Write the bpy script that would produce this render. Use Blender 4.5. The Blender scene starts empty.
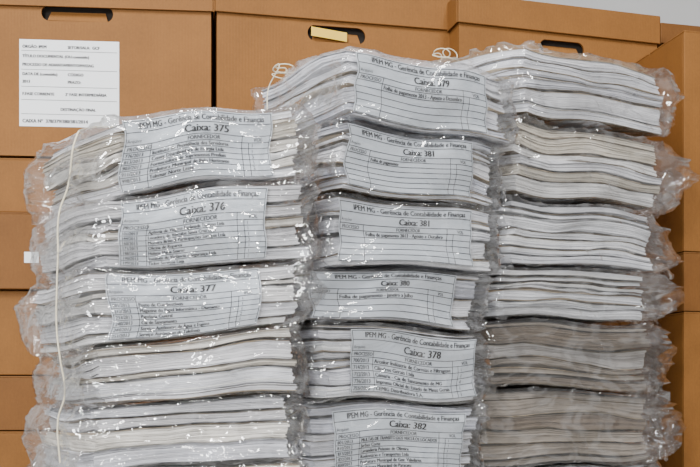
import bpy, math, random
from mathutils import Vector, noise, geometry
random.seed(7)
F=972.22; ZC=0.45; HY=400.0
def S(px,py,d):
    "surveyed point: bearing px / elevation py at real distance d (metres)"
    return Vector(((px-350)*d/F, d, ZC+(HY-py)*d/F))
def lerp(a,b,t): return a+(b-a)*t

# ---------------------------------------------------------------- materials
def newmat(n):
    m=bpy.data.materials.new(n); m.use_nodes=True
    nt=m.node_tree; nt.nodes.clear(); return m,nt,nt.nodes,nt.links
def N(ns,t,**k):
    n=ns.new(t)
    for a,b in k.items():
        if a in n.inputs.keys(): n.inputs[a].default_value=b
        else: setattr(n,a,b)
    return n
def mat_paper():
    m,nt,ns,L=newmat('paper_sheets')
    o=N(ns,'ShaderNodeOutputMaterial'); b=N(ns,'ShaderNodeBsdfPrincipled'); b.inputs['Roughness'].default_value=.75
    at=N(ns,'ShaderNodeAttribute',attribute_name='tint')
    uv=N(ns,'ShaderNodeUVMap',uv_map='UVMap'); mp=N(ns,'ShaderNodeMapping'); mp.inputs['Scale'].default_value=(5,600,1)
    nz=N(ns,'ShaderNodeTexNoise'); nz.inputs['Scale'].default_value=1; nz.inputs['Detail'].default_value=3
    cr=N(ns,'ShaderNodeMapRange'); cr.inputs[1].default_value=.3; cr.inputs[2].default_value=.6; cr.inputs[3].default_value=.5; cr.inputs[4].default_value=1.08
    mx=N(ns,'ShaderNodeVectorMath',operation='SCALE')
    L.new(uv.outputs[0],mp.inputs[0]); L.new(mp.outputs[0],nz.inputs['Vector']); L.new(nz.outputs[0],cr.inputs[0])
    L.new(at.outputs['Color'],mx.inputs[0]); L.new(cr.outputs[0],mx.inputs['Scale']); L.new(mx.outputs[0],b.inputs['Base Color'])
    L.new(b.outputs[0],o.inputs[0]); return m
def mat_plastic():
    m,nt,ns,L=newmat('clear_plastic_film')
    o=N(ns,'ShaderNodeOutputMaterial')
    tc=N(ns,'ShaderNodeTexCoord')
    mp=N(ns,'ShaderNodeMapping'); mp.inputs['Scale'].default_value=(8,8,15); mp.inputs['Rotation'].default_value=(.2,.6,.1)
    n1=N(ns,'ShaderNodeTexNoise'); n1.inputs['Scale'].default_value=1.0; n1.inputs['Detail'].default_value=3; n1.inputs['Distortion'].default_value=1.0
    L.new(tc.outputs['Object'],mp.inputs[0]); L.new(mp.outputs[0],n1.inputs['Vector'])
    sb=N(ns,'ShaderNodeMath',operation='SUBTRACT'); sb.inputs[1].default_value=.5; L.new(n1.outputs[0],sb.inputs[0])
    ab=N(ns,'ShaderNodeMath',operation='ABSOLUTE'); L.new(sb.outputs[0],ab.inputs[0])
    bp=N(ns,'ShaderNodeBump'); bp.inputs['Strength'].default_value=.8; bp.inputs['Distance'].default_value=.03
    L.new(ab.outputs[0],bp.inputs['Height'])
    fr=N(ns,'ShaderNodeFresnel'); fr.inputs['IOR'].default_value=1.5
    L.new(bp.outputs[0],fr.inputs['Normal'])
    f2=N(ns,'ShaderNodeMath',operation='MULTIPLY_ADD',use_clamp=True); f2.inputs[1].default_value=1.7; f2.inputs[2].default_value=0
    L.new(fr.outputs[0],f2.inputs[0])
    mn=N(ns,'ShaderNodeMath',operation='MINIMUM'); mn.inputs[1].default_value=.5; L.new(f2.outputs[0],mn.inputs[0])
    tr=N(ns,'ShaderNodeBsdfTransparent'); tr.inputs[0].default_value=(.985,.985,.985,1)
    gl=N(ns,'ShaderNodeBsdfGlossy'); gl.inputs['Roughness'].default_value=.07; gl.inputs['Color'].default_value=(1,1,1,1)
    L.new(bp.outputs[0],gl.inputs['Normal'])
    df=N(ns,'ShaderNodeBsdfDiffuse'); df.inputs[0].default_value=(.9,.91,.93,1)
    hz=N(ns,'ShaderNodeMapRange'); hz.inputs[1].default_value=.0; hz.inputs[2].default_value=.05; hz.inputs[3].default_value=.07; hz.inputs[4].default_value=.015
    L.new(ab.outputs[0],hz.inputs[0])
    m1=N(ns,'ShaderNodeMixShader'); m2=N(ns,'ShaderNodeMixShader')
    L.new(hz.outputs[0],m1.inputs[0]); L.new(tr.outputs[0],m1.inputs[1]); L.new(df.outputs[0],m1.inputs[2])
    L.new(mn.outputs[0],m2.inputs[0]); L.new(m1.outputs[0],m2.inputs[1]); L.new(gl.outputs[0],m2.inputs[2])
    L.new(m2.outputs[0],o.inputs[0]); return m
def mat_plain(n,c,r=.8,var=.06,sc=30):
    m,nt,ns,L=newmat(n)
    o=N(ns,'ShaderNodeOutputMaterial'); b=N(ns,'ShaderNodeBsdfPrincipled'); b.inputs['Roughness'].default_value=r
    nz=N(ns,'ShaderNodeTexNoise'); nz.inputs['Scale'].default_value=sc; nz.inputs['Detail'].default_value=4
    cr=N(ns,'ShaderNodeMapRange'); cr.inputs[3].default_value=1-var; cr.inputs[4].default_value=1+var
    tc=N(ns,'ShaderNodeTexCoord'); L.new(tc.outputs['Object'],nz.inputs['Vector'])
    mx=N(ns,'ShaderNodeVectorMath',operation='SCALE'); mx.inputs[0].default_value=c
    L.new(nz.outputs[0],cr.inputs[0]); L.new(cr.outputs[0],mx.inputs['Scale']); L.new(mx.outputs[0],b.inputs['Base Color'])
    L.new(b.outputs[0],o.inputs[0]); return m
def mat_card(n,c):
    m,nt,ns,L=newmat(n)
    o=N(ns,'ShaderNodeOutputMaterial'); b=N(ns,'ShaderNodeBsdfPrincipled'); b.inputs['Roughness'].default_value=.65; b.inputs['Specular IOR Level'].default_value=.25
    tc=N(ns,'ShaderNodeTexCoord')
    n1=N(ns,'ShaderNodeTexNoise'); n1.inputs['Scale'].default_value=4; n1.inputs['Detail'].default_value=8; n1.inputs['Roughness'].default_value=.65
    n2=N(ns,'ShaderNodeTexNoise'); n2.inputs['Scale'].default_value=200; n2.inputs['Detail'].default_value=2
    w=N(ns,'ShaderNodeTexWave'); w.inputs['Scale'].default_value=48; w.inputs['Distortion'].default_value=.6; w.bands_direction='X'
    for x in (n1,n2,w): L.new(tc.outputs['Object'],x.inputs['Vector'])
    a=N(ns,'ShaderNodeMath',operation='MULTIPLY_ADD'); a.inputs[1].default_value=.8; a.inputs[2].default_value=.5
    L.new(n1.outputs[0],a.inputs[0])
    a2=N(ns,'ShaderNodeMath',operation='MULTIPLY_ADD'); a2.inputs[1].default_value=.24; L.new(n2.outputs[0],a2.inputs[0]); L.new(a.outputs[0],a2.inputs[2])
    mx=N(ns,'ShaderNodeVectorMath',operation='SCALE'); mx.inputs[0].default_value=c
    L.new(a2.outputs[0],mx.inputs['Scale']); L.new(mx.outputs[0],b.inputs['Base Color'])
    bp=N(ns,'ShaderNodeBump'); bp.inputs['Strength'].default_value=.15; bp.inputs['Distance'].default_value=.001
    L.new(w.outputs[0],bp.inputs['Height']); L.new(bp.outputs[0],b.inputs['Normal'])
    L.new(b.outputs[0],o.inputs[0]); return m
PAPER=mat_paper(); PLASTIC=mat_plastic()
LABEL=mat_plain('label_paper',(.52,.56,.61),.7,.05,8)
INK=mat_plain('printed_ink',(.004,.004,.007),.6)
SHADE=mat_plain('label_shaded_cells',(.33,.34,.36),.7)
CARD=mat_card('corrugated_cardboard',(.195,.080,.017))
CARD2=mat_card('worn_cardboard',(.155,.062,.0135))
DARK=mat_plain('slot_shade',(.02,.014,.01),.9)  # near-black colour stands in for the shade inside the boxes
WHITE=mat_plain('white_sheet',(.80,.82,.84),.7,.02,6)
YEL=mat_plain('yellowed_tape',(.72,.46,.03),.5,.1,60)
TWINE=mat_plain('cotton_twine',(.62,.56,.42),.9,.2,300)
WALL=mat_plain('painted_plaster',(.42,.42,.42),.85,.05,4)
FLOOR=mat_plain('cement_floor',(.30,.29,.27),.7,.2,6)

# ---------------------------------------------------------------- mesh builder
class MB:
    def __init__(s): s.v=[];s.f=[];s.m=[];s.sm=[];s.uv=[];s.c=[]
    def add(s,vs,fs,mat,smooth=False,uvs=None,col=(.7,.7,.7)):
        o=len(s.v); s.v+= [Vector(x) for x in vs]
        for i,f in enumerate(fs):
            s.f.append([o+k for k in f]); s.m.append(mat); s.sm.append(smooth); s.c.append(col)
            s.uv.append(uvs[i] if uvs else [(0,0)]*len(f))
    def box(s,fr,x0,x1,y0,y1,z0,z1,mat,col=(.7,.7,.7)):
        vs=[fr(x,y,z) for z in (z0,z1) for y in (y0,y1) for x in (x0,x1)]
        s.add(vs,[(0,2,3,1),(4,5,7,6),(0,1,5,4),(2,6,7,3),(0,4,6,2),(1,3,7,5)],mat,col=col)
    def build(s,name,mats,center=None):
        c=center or sum(s.v,Vector())/len(s.v)
        me=bpy.data.meshes.new(name); me.from_pydata([tuple(v-c) for v in s.v],[],s.f)
        for m in mats: me.materials.append(m)
        me.polygons.foreach_set('material_index',s.m); me.polygons.foreach_set('use_smooth',s.sm)
        ul=me.uv_layers.new(name='UVMap'); ca=me.color_attributes.new('tint','FLOAT_COLOR','CORNER')
        fu=[];fc=[]
        for u,c4 in zip(s.uv,s.c):
            for p in u: fu+=[p[0],p[1]]; fc+=[c4[0],c4[1],c4[2],1]
        ul.data.foreach_set('uv',fu); ca.data.foreach_set('color',fc)
        me.update(); ob=bpy.data.objects.new(name,me); ob.location=c
        bpy.context.collection.objects.link(ob); return ob

# text -> flat triangles (x,y) list
def text_mesh(body,size):
    cu=bpy.data.curves.new('t','FONT'); cu.body=body; cu.size=size; cu.resolution_u=2
    ob=bpy.data.objects.new('t',cu); bpy.context.collection.objects.link(ob)
    dg=bpy.context.evaluated_depsgraph_get(); me=bpy.data.meshes.new_from_object(ob.evaluated_get(dg))
    vs=[(v.co.x,v.co.y) for v in me.vertices]; fs=[tuple(p.vertices) for p in me.polygons]
    bpy.data.objects.remove(ob); bpy.data.curves.remove(cu); bpy.data.meshes.remove(me)
    return vs,fs
def put_text(mb,fn,body,x,y,size,mat,bold=0,align='L',maxw=None,sx=.92):
    vs,fs=text_mesh(body,size)
    if not vs: return
    w=max(v[0] for v in vs)*sx
    if maxw and w>maxw: sx*=maxw/w; w=maxw
    ox=x-(w/2 if align=='C' else 0)
    for dx in ([0,bold] if bold else [0]):
        mb.add([fn(ox+dx+a*sx,y+b) for a,b in vs],fs,mat)

# ---------------------------------------------------------------- bundles
PR,PL,LB,IK,SH=0,1,2,3,4
MATS=[PAPER,PLASTIC,LABEL,INK,SHADE]
class Bundle:
    def __init__(s,FL,FR,BL,sag=.0):
        # each = (x, y, ztop, zbot)
        s.FL,s.FR,s.BL=FL,FR,BL
        d=(BL[0]-FL[0],BL[1]-FL[1])
        s.BR=(FR[0]+d[0],FR[1]+d[1],FR[2]-sag,FR[3]-sag)
        s.eu=Vector((FR[0]-FL[0],FR[1]-FL[1],0)); s.W=s.eu.length; s.eu.normalize()
        s.ev=Vector((d[0],d[1],0)); s.D=s.ev.length; s.ev.normalize()
        s.nf=Vector((s.eu.y,-s.eu.x,0))
        s.H=(FL[2]-FL[3]+FR[2]-FR[3])/2
        s.sx=FL[0]*7+3
    def pos(s,u,v,w,ou=0,of=0,oz=0):
        a=[lerp(lerp(s.FL[i],s.FR[i],u),lerp(s.BL[i],s.BR[i],u),v) for i in range(4)]
        z=lerp(a[3],a[2],w); p=Vector((a[0],a[1],z))
        # limp paper: the whole pile sags and bellies slightly
        zs=noise.noise(Vector((u*2.1+s.sx,v*1.6,z*5)))*.013*min(1,z*6)
        fs=noise.noise(Vector((u*2.4+s.sx+9,v*1.5,z*13)))*.012+noise.noise(Vector((u*5+s.sx,4,z*30)))*.004
        us=noise.noise(Vector((v*2,s.sx,z*26)))*.012*(2*u-1)
        return p+s.eu*(ou+us)+s.nf*(of+fs)+Vector((0,0,oz+zs))

def make_bundle(b,seed,tone,label=None,groups=None,endL=.012,endR=.012,crump=1.0):
    rnd=random.Random(seed); mb=MB(); H,W,D=b.H,b.W,b.D
    nu,nv=16,8
    w=0.02
    while w<.96:
        gh=rnd.uniform(.006,.028)/H
        if w+gh>.92: gh=.975-w
        base=rnd.choice(tone); gl=rnd.uniform(0,.018); gr=rnd.uniform(0,.016); gf=rnd.uniform(0,.008)
        gend=w+gh; first=True
        gk=rnd.uniform(.80,1.08)
        while w<gend-.0006/H:
            cover=first or (gend-w)<.003/H
            th=(rnd.uniform(.0007,.0011) if cover else rnd.uniform(.0012,.0034))/H
            th=min(th,gend-w); first=False
            k=rnd.uniform(.82,1.06)*gk
            if cover: k*=.42 if rnd.random()<.65 else 1.05
            col=tuple(min(.93,c*k) for c in base)
            if cover and rnd.random()<.4: col=(.42*k,.33*k,.22*k)
            il=(gl+rnd.uniform(0,.004)-(.002 if cover else 0)); ir=gr+rnd.uniform(0,.004); inf=gf+rnd.uniform(0,.0032)-(.001 if cover else 0)
            inf=max(inf,0)
            w0,w1=w,w+th-.00038/H
            per=[]
            u0,u1=il/W,1-ir/W; v0,v1=inf/D,1-rnd.uniform(0,.01)/D
            for i in range(nu): per.append((lerp(u0,u1,i/nu),v0))
            for i in range(nv): per.append((u1,lerp(v0,v1,i/nv)))
            for i in range(nu): per.append((lerp(u1,u0,i/nu),v1))
            for i in range(nv): per.append((u0,lerp(v1,v0,i/nv)))
            n=len(per); vs=[]
            for wz in (w0,w1):
                for (u,v) in per:
                    a=(4*wz*(1-wz))
                    z=noise.noise(Vector((u*3.2+seed,v*2.5,wz*3.5)))*.012*a
                    z+=noise.noise(Vector((u*11+seed,v*9,wz*9)))*.0018*a
                    e=noise.noise(Vector((u*6,v*6+seed,wz*40)))*.0012
                    vs.append(b.pos(u,v,wz,of=-abs(e),oz=z))
            fs=[];uvs=[]
            for i in range(n):
                j=(i+1)%n
                fs.append((i,j,n+j,n+i))
                pa=i*.02; pb=(i+1)*.02
                uvs.append([(pa,w0*H+seed),(pb,w0*H+seed),(pb,w1*H+seed),(pa,w1*H+seed)])
            mb.add(vs,fs,PR,uvs=uvs,col=col)
            mb.add(vs,[tuple(range(n-1,-1,-1)),tuple(range(n,2*n))],PR,uvs=[[(.1,seed)]*n]*2,col=col)
            w+=th
        w=gend+rnd.uniform(.0004,.0045)/H
    # ---- plastic film shell
    NU,NV,NW=64,30,20
    idx={}; vs=[]
    def vert(i,j,k):
        key=(i,j,k)
        if key in idx: return idx[key]
        u,v,ww=i/NU,j/NV,k/NW
        a=(u-.5)*2; c=(v-.5)*2; e=(ww-.5)*2
        ex=(1-e*e)
        q=b.pos(u,v,ww)
        n1=noise.noise(q*9+Vector((seed,0,0))); n2=noise.noise(q*26+Vector((0,seed,0)))
        nr=noise.noise(Vector((u*3.0+seed,v*4,ww*5)))
        r1=max(0,1-abs(noise.noise(Vector((q.x*9,q.y*9,q.z*20+seed+nr))))*4)
        r2=max(0,1-abs(noise.noise(Vector((q.x*24+q.z*14,q.y*24,q.z*34-q.x*9+seed))))*4)
        flat=.5 if (label and label[0]-.03<u<label[1]+.03) else 1
        cr=(r1**2*.0040+r2**2*.0020)*crump*flat+n1*.0035+n2*.0008*flat
        endw=abs(a)**5
        if abs(a)>.999:
            eb=endL if a<0 else endR
            du=math.copysign(.003+eb*(ex*.75+.25)*(.75+1.5*n1)+r1*.006+r2*.003,a)
        else: du=a*.003
        if abs(c)>.999: df=-math.copysign(.0048+cr*(.8+1.8*endw),c)
        else: df=-c*.0048
        if abs(e)>.999: dz=math.copysign(.0008+max(cr,0)*(.5+1.8*endw),e)
        else: dz=e*.0008
        if abs(a)>.999: dz-=e*.008*abs(e)
        P=b.pos(u,v,ww,ou=du,of=df,oz=dz)
        idx[key]=len(vs); vs.append(P); return idx[key]
    fs=[]
    for i in range(NU):
        for k in range(NW):
            fs.append((vert(i,0,k),vert(i+1,0,k),vert(i+1,0,k+1),vert(i,0,k+1)))
            fs.append((vert(i,NV,k),vert(i,NV,k+1),vert(i+1,NV,k+1),vert(i+1,NV,k)))
        for j in range(NV):
            fs.append((vert(i,j,NW),vert(i+1,j,NW),vert(i+1,j+1,NW),vert(i,j+1,NW)))
            fs.append((vert(i,j,0),vert(i,j+1,0),vert(i+1,j+1,0),vert(i+1,j,0)))
    for j in range(NV):
        for k in range(NW):
            fs.append((vert(0,j,k),vert(0,j,k+1),vert(0,j+1,k+1),vert(0,j+1,k)))
            fs.append((vert(NU,j,k),vert(NU,j+1,k),vert(NU,j+1,k+1),vert(NU,j,k+1)))
    mb.add(vs,fs,PL,smooth=True)
    # ---- loose gathered film at the bag ends (ruffled flap that droops)
    def ruffle(side,length,w0,v0,v1,drop):
        n,m=44,10; V=[];FF=[]
        for i in range(n+1):
            t=i/n; v=lerp(v0,v1,t)
            for j in range(m+1):
                s_=j/m
                L=length*(.7+.6*noise.noise(Vector((t*5,seed*1.3,side))))*math.sin(math.pi*min(1,.12+t*.88))**.4
                fold=math.sin(t*34+3*noise.noise(Vector((t*6,seed,1))))*.006*s_
                fold+=noise.noise(Vector((t*18,s_*3,seed)))*.010*s_
                ou=side*(.004+L*s_); oz=-drop*s_*s_+fold
                of=noise.noise(Vector((t*9,s_*4,seed+5)))*.010*s_
                V.append(b.pos(0 if side<0 else 1,v,w0,ou=ou,of=of,oz=oz))
        for i in range(n):
            for j in range(m):
                a=i*(m+1)+j; FF.append((a,a+1,a+m+2,a+m+1))
        mb.add(V,FF,PL,smooth=True)
    ruffle(-1,endL*1.9,rnd.uniform(.35,.8),-.01,.9,.035)
    ruffle(1,endR*1.3,rnd.uniform(.5,.85),-.015,.8,.05)
    ruffle(1,endR*1.15,rnd.uniform(.2,.5),-.012,.6,.03)
    # ---- label
    if label:
        (u0,u1,w0,w1,num,rows)=label
        LW=.25; LH=.25*((w1-w0)*H)/((u1-u0)*W)
        def fn(off):
            def g(x,y):
                u=lerp(u0,u1,x/LW); ww=lerp(w0,w1,y/LH)
                return b.pos(u,0,ww,of=off+.0006*math.sin(u*9+seed))
            return g
        g0,g1,g2=fn(.0012),fn(.0016),fn(.0020)
        def strip(g,x0,x1,y0,y1,mat,n=24,mm=1):
            v=[];f=[]
            for i in range(n+1):
                x=lerp(x0,x1,i/n)
                for j in range(mm+1): v.append(g(x,lerp(y0,y1,j/mm)))
            for i in range(n):
                for j in range(mm):
                    a=i*(mm+1)+j; f.append((a,a+mm+1,a+mm+2,a+1))
            mb.add(v,f,mat)
        strip(g0,0,LW,0,LH,LB,24,12)
        nr=len(rows); hh=LH*.15; h2=LH*.18; h3=LH*.10
        top=LH*.98; y1=top-hh; y2=y1-h2; y3=y2-h3; rh=(y3-LH*.01)/nr
        t=.0010
        m0,m1=.002,LW-.002
        for y in (top,y1,y2,y3)+tuple(y3-rh*(i+1) for i in range(nr)): strip(g1,m0,m1,y-t/2,y+t/2,IK)
        cx=(m0,.045,.20,m1)
        strip(g1,m0,m0+t,LH*.01,top,IK,1,12); strip(g1,m1-t,m1,LH*.01,top,IK,1,12)
        for x in cx[1:3]: strip(g1,x,x+t,LH*.01,y2,IK,1,12)
        strip(g1,.212,.212+t,LH*.01,y3,IK,1,12)
        put_text(mb,g2,'IPEM MG - Gerência de Contabilidade e Finanças',LW*.52,y1+hh*.25,hh*.82,IK,.0007,'C',LW*.84,1.0)
        put_text(mb,g2,'Caixa: '+num,LW*.55,y2+h2*.2,h2*.9,IK,.0015,'C',None,1.0)
        put_text(mb,g2,'Arquivo',.004,y2+h2*.2,h2*.4,IK)
        put_text(mb,g2,'PROCESSO',.006,y3+h3*.2,h3*.8,IK,.0003)
        put_text(mb,g2,'FORNECEDOR',.105,y3+h3*.2,h3*.85,IK,.0005)
        put_text(mb,g2,'VOL',.22,y3+h3*.2,h3*.8,IK,.0003)
        for i,r in enumerate(rows):
            y=y3-rh*(i+1)
            if r:
                put_text(mb,g2,r[0],.005,y+rh*.2,min(rh*.85,.0095),IK,.0004,maxw=.037)
                put_text(mb,g2,r[1],.048,y+rh*.2,min(rh*.88,.0095),IK,.0007,maxw=.148)
                put_text(mb,g2,r[2],.217,y+rh*.2,min(rh*.85,.0095),IK)
    return mb.build('plastic_wrapped_document_bundle',MATS)

COOL=[(.80,.81,.88),(.86,.87,.93),(.70,.72,.81),(.82,.82,.86)]
WARM=[(.80,.76,.70),(.86,.85,.85),(.68,.62,.52),(.82,.81,.84),(.87,.87,.92)]
DULL=[(.26,.20,.15),(.34,.29,.24),(.20,.155,.115),(.30,.26,.22),(.48,.45,.43)]
WHT=[(.90,.91,.96),(.87,.88,.94),(.91,.92,.96)]
def column(rows,dL,dR,dB):
    out=[]
    for (FL,FR,bx) in rows:
        a=S(FL[0],FL[1],dL); a2=S(FL[0],FL[2],dL); c=S(FR[0],FR[1],dR); c2=S(FR[0],FR[2],dR)
        e=S(bx,0,dB)
        out.append(Bundle((a.x,a.y,a.z,max(a2.z,0.004)),(c.x,c.y,c.z,max(c2.z,0.004)),(e.x,e.y,a.z-.001,max(a2.z-.001,.004))))
    return out
C1=column([((114,120,194),(304,106,174),40),((98,199,270),(310,179,254),36),((88,274,349),(300,259,324),32),
 ((92,352,404),(298,328,392),46),((86,407,474),(295,396,455),38),((86,477,545),(302,458,528),32),((84,548,618),(300,531,602),30),((86,621,708),(302,605,692),32)],1.42,1.50,1.62)
C2=column([((348,46,119),(509,80,146),258),((341,123,189),(498,150,208),250),((333,193,261),(495,212,269),245),
 ((304,265,320),(481,273,328),215),((318,324,399),(479,332,401),228),((306,403,475),(477,405,472),218),((310,478,545),(484,475,540),222),((306,548,612),(480,543,600),220),((308,615,682),(482,603,658),222)],1.55,1.70,1.75)
C3=column([((525,42,108),(664,78,136),428),((518,116,190),(662,144,209),420),((508,196,260),(656,215,272),414),
 ((501,264,316),(648,276,322),408),((490,321,388),(650,327,388),398),((482,392,466),(653,392,460),392),((486,470,535),(650,464,521),395),((484,539,592),(648,525,575),393),((486,596,650),(650,579,627),395)],1.75,1.93,1.88)
def e(n): return [None]*n
L375=(.04,.82,.04,.97,'375',[('776/2013','Instituto de Previdência dos Servidores','1'),('813/2013','Cemig Distribuidora de Energia Ltda','1'),('903/2013','Fornecedora de Suprimentos Prediais','3'),('911/2013','Prefeitura Municipal de Belo Horizonte','1'),('998/2013','Telemar Norte Leste','2'),None])
L376=(.10,.78,.03,.95,'376',[('101/2013','Agência de Viagens Esplanada Turismo Ltda','1'),('144/2013','Locadora de Veículos Santa Cruz Ltda','1'),('160/2013','Moreira Brito & Participações Serviços Ltda','1'),('171/2013','Oficina de Reparos','2'),('188/2013','Helena Maria Soares','1'),('190/2013','Instituto de Vigilância e Segurança Ltda','1'),('199/2013','Ticket Serviços Ltda','1')])
L377=(.09,.80,.03,.95,'377',[('201/2013','Posto de Combustíveis','1'),('212/2013','Magazine do Papel Informática - Diamante','1'),('233/2013','Papelaria Central','1'),('240/2013','Cia de Saneamento','2'),('244/2013','Serviço Autônomo de Água e Esgoto','1'),('251/2013','Serviço Autônomo de Telefonia','1')])
C2L=[(.04,.84,.06,.94,'379',[('','Folha de pagamento 2013 - Agosto a Dezembro','')]+e(4)),
 (.03,.82,.08,.95,'381',[('','Folha de pagamento',''),('','','') ]+e(4)),
 (.03,.84,.06,.93,'381',[('','Folha de pagamento 2013 - Agosto e Outubro','')]+e(4)),
 (.03,.84,.05,.95,'380',[('','Folha de pagamento - janeiro a Julho','')]+e(3)),
 (.19,.97,.06,.92,'378',[('700/2013','Arcelor Indústria de Correias e Filtragens','1'),('714/2013','Cilindros Gerais Ltda','1'),('722/2013','Cemaria - Cia de Saneamento de MG','4'),('736/2013','Imprensa Oficial do Estado de Minas Gerais','1'),('755/2013','CEMIG Distribuidora S.A.','1')]),
 (.15,.90,.02,.90,'382',[('801/2013','MULTAS DE TRANSITO DOS VEICULOS LOCADOS','1'),('810/2013','Jarbas Corte','1'),('813/2013','Lavanderia Peixoto de Oliveira','1'),('822/2013','Rodoviário e Transportes Ltda','1'),('830/2013','Prefeitura Municipal de Gov. Valadares','1'),('841/2013','Prefeitura Municipal de Paracatu','1')])]
for i,b in enumerate(C1): make_bundle(b,11+i,WARM if i<3 else COOL+WARM,[L375,L376,L377][i] if i<3 else None,endL=.017,endR=.014)
for i,b in enumerate(C2): make_bundle(b,31+i,COOL,C2L[i] if i<6 else None,endL=.012,endR=.012)
for i,b in enumerate(C3): make_bundle(b,61+i,[COOL,WARM,WHT,WHT,DULL,DULL,COOL,COOL,COOL][i],None,endL=.01,endR=[.018,.055,.07,.07,.055,.055,.03,.02,.02][i],crump=[1.2,1.6,.9,.8,1.3,1.5,1,1,1][i])

# ---------------------------------------------------------------- twine
def twine(name,pts,r=.0014):
    cu=bpy.data.curves.new(name,'CURVE'); cu.dimensions='3D'; cu.bevel_depth=r; cu.bevel_resolution=2; cu.resolution_u=6
    sp=cu.splines.new('BEZIER'); sp.bezier_points.add(len(pts)-1)
    for p,q in zip(sp.bezier_points,pts):
        p.co=q; p.handle_left_type=p.handle_right_type='AUTO'
    cu.materials.append(TWINE)
    ob=bpy.data.objects.new(name,cu); bpy.context.collection.objects.link(ob); return ob
b0=C1[0]
pts=[b0.pos(.5,.35,1,oz=.006),b0.pos(.25,.4,1,oz=.007),b0.pos(.03,.42,1,oz=.006)]
for i,b in enumerate(C1[:5]):
    pts+= [b.pos(0,.30-.02*i,.85,ou=-.024),b.pos(0,.30-.02*i,.2,ou=-.026)]
twine('cotton_twine',pts)
def knot(b,u,v):
    r=random.Random(int(u*100)); c=b.pos(u,v,1,oz=.008)
    pts=[b.pos(u+.15,v,1,oz=.006)]
    for k in range(9):
        pts.append(c+Vector((r.uniform(-.025,.025),r.uniform(-.012,.012),r.uniform(0,.018))))
    pts.append(b.pos(0,v+.05,.9,ou=-.015)); pts.append(b.pos(0,v,.5,ou=-.018))
    twine('cotton_twine',pts,.001)
knot(C2[0],.03,.75); knot(C3[0],.02,.85)

# ---------------------------------------------------------------- boxes
def cardboard_box(A,B,depth,ztop,zbot,lid=None,hole=None,mat=CARD,extra=None,name='cardboard_archive_box'):
    """A,B: plan points of the front-left and front-right; real carton with lid, grip slot, seams"""
    A=Vector((A[0],A[1],0)); B=Vector((B[0],B[1],0)); ex=(B-A).normalized(); ey=Vector((-ex.y,ex.x,0)); W=(B-A).length
    fr=lambda x,y,z: A+ex*x+ey*y+Vector((0,0,z))
    mb=MB(); t=.005
    zt=ztop-(.004 if lid else 0)
    if hole:
        hx,hz,hw,hh=hole
        outer=[Vector((0,zbot,0)),Vector((W,zbot,0)),Vector((W,zt,0)),Vector((0,zt,0))]
        inner=[]
        for k in range(20):
            a=2*math.pi*k/20; cx=hx+(hw/2-hh/2)*(1 if math.cos(a)>=0 else -1)
            inner.append(Vector((cx+hh/2*math.cos(a),hz+hh/2*math.sin(a),0)))
        tri=geometry.tessellate_polygon([outer,inner]); al=outer+inner
        for y in (0,t): mb.add([fr(p.x,y,p.y) for p in al],[tuple(q) for q in tri],0)
        n=len(inner)
        mb.add([fr(p.x,y,p.y) for y in (0,t) for p in inner],[(i,(i+1)%n,n+(i+1)%n,n+i) for i in range(n)],2)
        mb.box(fr,hx-hw*.6,hx+hw*.6,t+.012,t+.016,hz-.04,hz+.04,1)  # dark panel behind the slot, painted shade
        q=[fr(hx-hw*.42,t,hz-hh*.42),fr(hx+hw*.42,t,hz-hh*.42),fr(hx+hw*.38,t+.008,hz+hh*.2),fr(hx-hw*.38,t+.008,hz+hh*.2)]
        mb.add(q,[(0,1,2,3)],0)
        mb.add([p+ey*.002 for p in q],[(3,2,1,0)],0)
    else:
        mb.box(fr,0,W,0,t,zbot,zt,0)
    mb.box(fr,0,W,depth-t,depth,zbot,zt,0)
    mb.box(fr,0,t,t,depth-t,zbot,zt,0); mb.box(fr,W-t,W,t,depth-t,zbot,zt,0)
    mb.box(fr,t,W-t,t,depth-t,zbot,zbot+t,0)
    if lid:
        g=.004; hi=ztop+.001
        mb.box(fr,-g,W+g,-g,depth+g,hi-t,hi,0)
        mb.box(fr,-g,W+g,-g-.003,-g+.001,hi-lid,hi,0)
        mb.box(fr,-g,W+g,depth+g-.001,depth+g+.003,hi-lid,hi,0)
        mb.box(fr,-g-.003,-g,-g,depth+g,hi-lid,hi,0); mb.box(fr,W+g,W+g+.003,-g,depth+g,hi-lid,hi,0)
    else:
        mb.box(fr,0,W,0,depth/2-.0015,zt,zt+.004,0); mb.box(fr,0,W,depth/2+.0015,depth,zt,zt+.004,0)
        mb.box(fr,0,W,.0,.004,zt-.001,zt+.0045,0)
    if extra: extra(mb,fr,W)
    ob=mb.build(name,[mat,DARK,CARD2,WHITE,INK,YEL])
    bv=ob.modifiers.new('b','BEVEL'); bv.width=.0015; bv.segments=2; bv.limit_method='ANGLE'; bv.angle_limit=1.0
    return ob
def zz(py,d): return ZC+(HY-py)*d/F
def pl(px,d): return ((px-350)*d/F,d)
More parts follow.
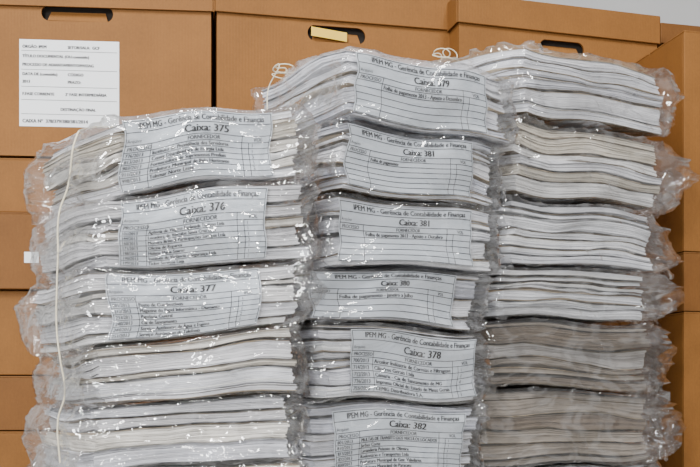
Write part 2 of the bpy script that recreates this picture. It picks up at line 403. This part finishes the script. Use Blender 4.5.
def sheetA(mb,fr,W):
    ox=(18+30)*2.06/F; oz=zz(127,2.065); w=.208; h=.184
    P=lambda off: (lambda x,y: fr(ox+x,-off,oz+y))
    g=P(.0006); mb.add([g(0,0),g(w,0),g(w,h),g(0,h)],[(0,1,2,3)],3)
    g=P(.0012)
    def ln(x0,y0,x1,y1): mb.add([g(x0,y0),g(x1,y0),g(x1,y1),g(x0,y1)],[(0,1,2,3)],4)
    T=[('ÓRGÃO: IPEM',.006,.166),('SETOR/SALA:  GCF',.10,.166),('TÍTULO DOCUMENTAL (OU conteúdo)',.006,.146),('PROCESSO DE ADIANTAMENTO/PASSAG',.006,.128),
       ('DATA DE (conteúdo)',.006,.108),('CÓDIGO',.10,.108),('2013',.006,.092),('PRAZO:',.10,.092),('F.FASE CORRENTE',.006,.066),('2ª FASE INTERMEDIÁRIA',.095,.066),('DESTINAÇÃO FINAL',.085,.034),('CAIXA Nº  378/379/380/381/2014',.006,.008)]
    for s,x,y in T: put_text(mb,g,s,x,y,.0088 if 'Nº' not in s else .0105,4,.0009)
    for y in (.160,.120,.084,.056,.026): ln(.004,y,w-.004,y+.0007)
def stickB(mb,fr,W):
    z=zz(37,2.14)
    mb.add([fr(.205,-.0012,z),fr(.285,-.0012,z-.008),fr(.285,-.0012,z+.012),fr(.205,-.0012,z+.020)],[(0,1,2,3)],5)
Al,Ar=pl(-30,2.05),pl(211,2.09)
zA=zz(-35,2.07)
lidA=zA-zz(9,2.07)
cardboard_box(Al,Ar,.3,zA,zz(157,2.07),lid=lidA,hole=(.222,zz(14,2.07),.15,.034),extra=sheetA)
zprev=zz(157,2.07)-.008
for i,py in enumerate([213,290,375,430,505,580]):
    zb=zz(py,2.07); o=random.Random(i).uniform(-.012,.006)
    def st(mb,fr,W,i=i,zb=zb,zp=zprev):
        if i==1:
            mb.add([fr(.115+a,-.001,zb+c) for a,c in ((0,.055),(.03,.055),(.03,.078),(0,.078))],[(0,1,2,3)],3)
    cardboard_box((Al[0],Al[1]+o),(Ar[0],Ar[1]+o),.3,zprev-.001,zb,mat=[CARD,CARD2][i%2],extra=st)
    zprev=zb-.006
cardboard_box(Al,Ar,.3,zprev,.002,mat=CARD)
Bl,Br=pl(217,2.09),pl(456,2.20)
zB=zz(-14,2.13)
cardboard_box(Bl,Br,.3,zB,zz(215,2.13),lid=zB-zz(20,2.13),hole=(.262,zz(34,2.14),.13,.036),extra=stickB)
z=zz(215,2.13)-.003
for k in range(2):
    nz=z-.42 if k==0 else .002
    cardboard_box(Bl,Br,.3,z,nz,mat=CARD2); z=nz-.006
Cl,Cr=pl(459,2.14),pl(657,2.27)
zC=zz(-4,2.15)
cardboard_box(Cl,Cr,.3,zC,zz(215,2.2),lid=zC-zz(27,2.16),hole=(.25,zz(47,2.2),.11,.032))
z=zz(215,2.2)-.003
for k in range(2):
    nz=z-.42 if k==0 else .002
    cardboard_box(Cl,Cr,.3,z,nz,mat=CARD2); z=nz-.006
Dl,Dr=pl(661,2.38),pl(790,2.46)
zD=zz(24,2.38)
cardboard_box(Dl,Dr,.26,zD,zD-.5,lid=.05,mat=CARD2); cardboard_box(Dl,Dr,.26,zD-.507,.002,mat=CARD)
El,Er=pl(684,2.06),pl(860,2.16)
z=zz(32,2.06)
for py in (251,311,470):
    zb=zz(py,2.06); cardboard_box(El,Er,.28,z,zb,mat=CARD if py!=311 else CARD2); z=zb-.006
cardboard_box(El,Er,.28,z,.002,mat=CARD)

# ---------------------------------------------------------------- room
def slab(name,x0,x1,y0,y1,z0,z1,mat):
    mb=MB(); mb.box(lambda x,y,z:Vector((x,y,z)),x0,x1,y0,y1,z0,z1,0); return mb.build(name,[mat])
slab('floor',-3,3,-2.5,2.9,-.1,0,FLOOR)
slab('wall_back',-3,3,2.8,2.9,0,2.8,WALL)
slab('wall_left',-3.1,-3,-2.5,2.9,0,2.8,WALL)
slab('wall_right',3,3.1,-2.5,2.9,0,2.8,WALL)
slab('ceiling',-3.1,3.1,-2.6,2.9,2.8,2.9,WALL)

def area(name,loc,rot,sx,sy,power,col=(1,1,1)):
    l=bpy.data.lights.new(name,'AREA'); l.shape='RECTANGLE'; l.size=sx; l.size_y=sy; l.energy=power; l.color=col
    o=bpy.data.objects.new(name,l); o.location=loc; o.rotation_euler=rot; bpy.context.collection.objects.link(o)
area('added_ceiling_light',(-.9,.2,2.75),(0,0,0),.25,1.3,110,(1,.98,.95))  # unseen tube, added as a light shape for the film to reflect
area('added_ceiling_light',(1.0,.4,2.75),(0,0,0),.25,1.3,80,(1,.98,.95))  # second added tube, same purpose
area('added_key_light',(-1.4,-2.0,1.8),(math.radians(80),0,math.radians(-26)),.8,1.0,150,(.96,.98,1))  # added key light from front left, no window modelled
area('added_front_fill',(.05,-.05,.62),(math.radians(97),0,0),.09,.05,7,(1,.98,.96))  # small light added above the camera for brighter fronts and glints
w=bpy.data.worlds.new('world'); bpy.context.scene.world=w; w.use_nodes=True
w.node_tree.nodes['Background'].inputs[0].default_value=(.9,.94,1,1); w.node_tree.nodes['Background'].inputs[1].default_value=.2

cam=bpy.data.cameras.new('camera'); cam.lens=50; cam.sensor_width=36; cam.shift_y=166.5/700
co=bpy.data.objects.new('camera',cam); co.location=(0,0,ZC); co.rotation_euler=(math.radians(90),0,0)
bpy.context.collection.objects.link(co); bpy.context.scene.camera=co
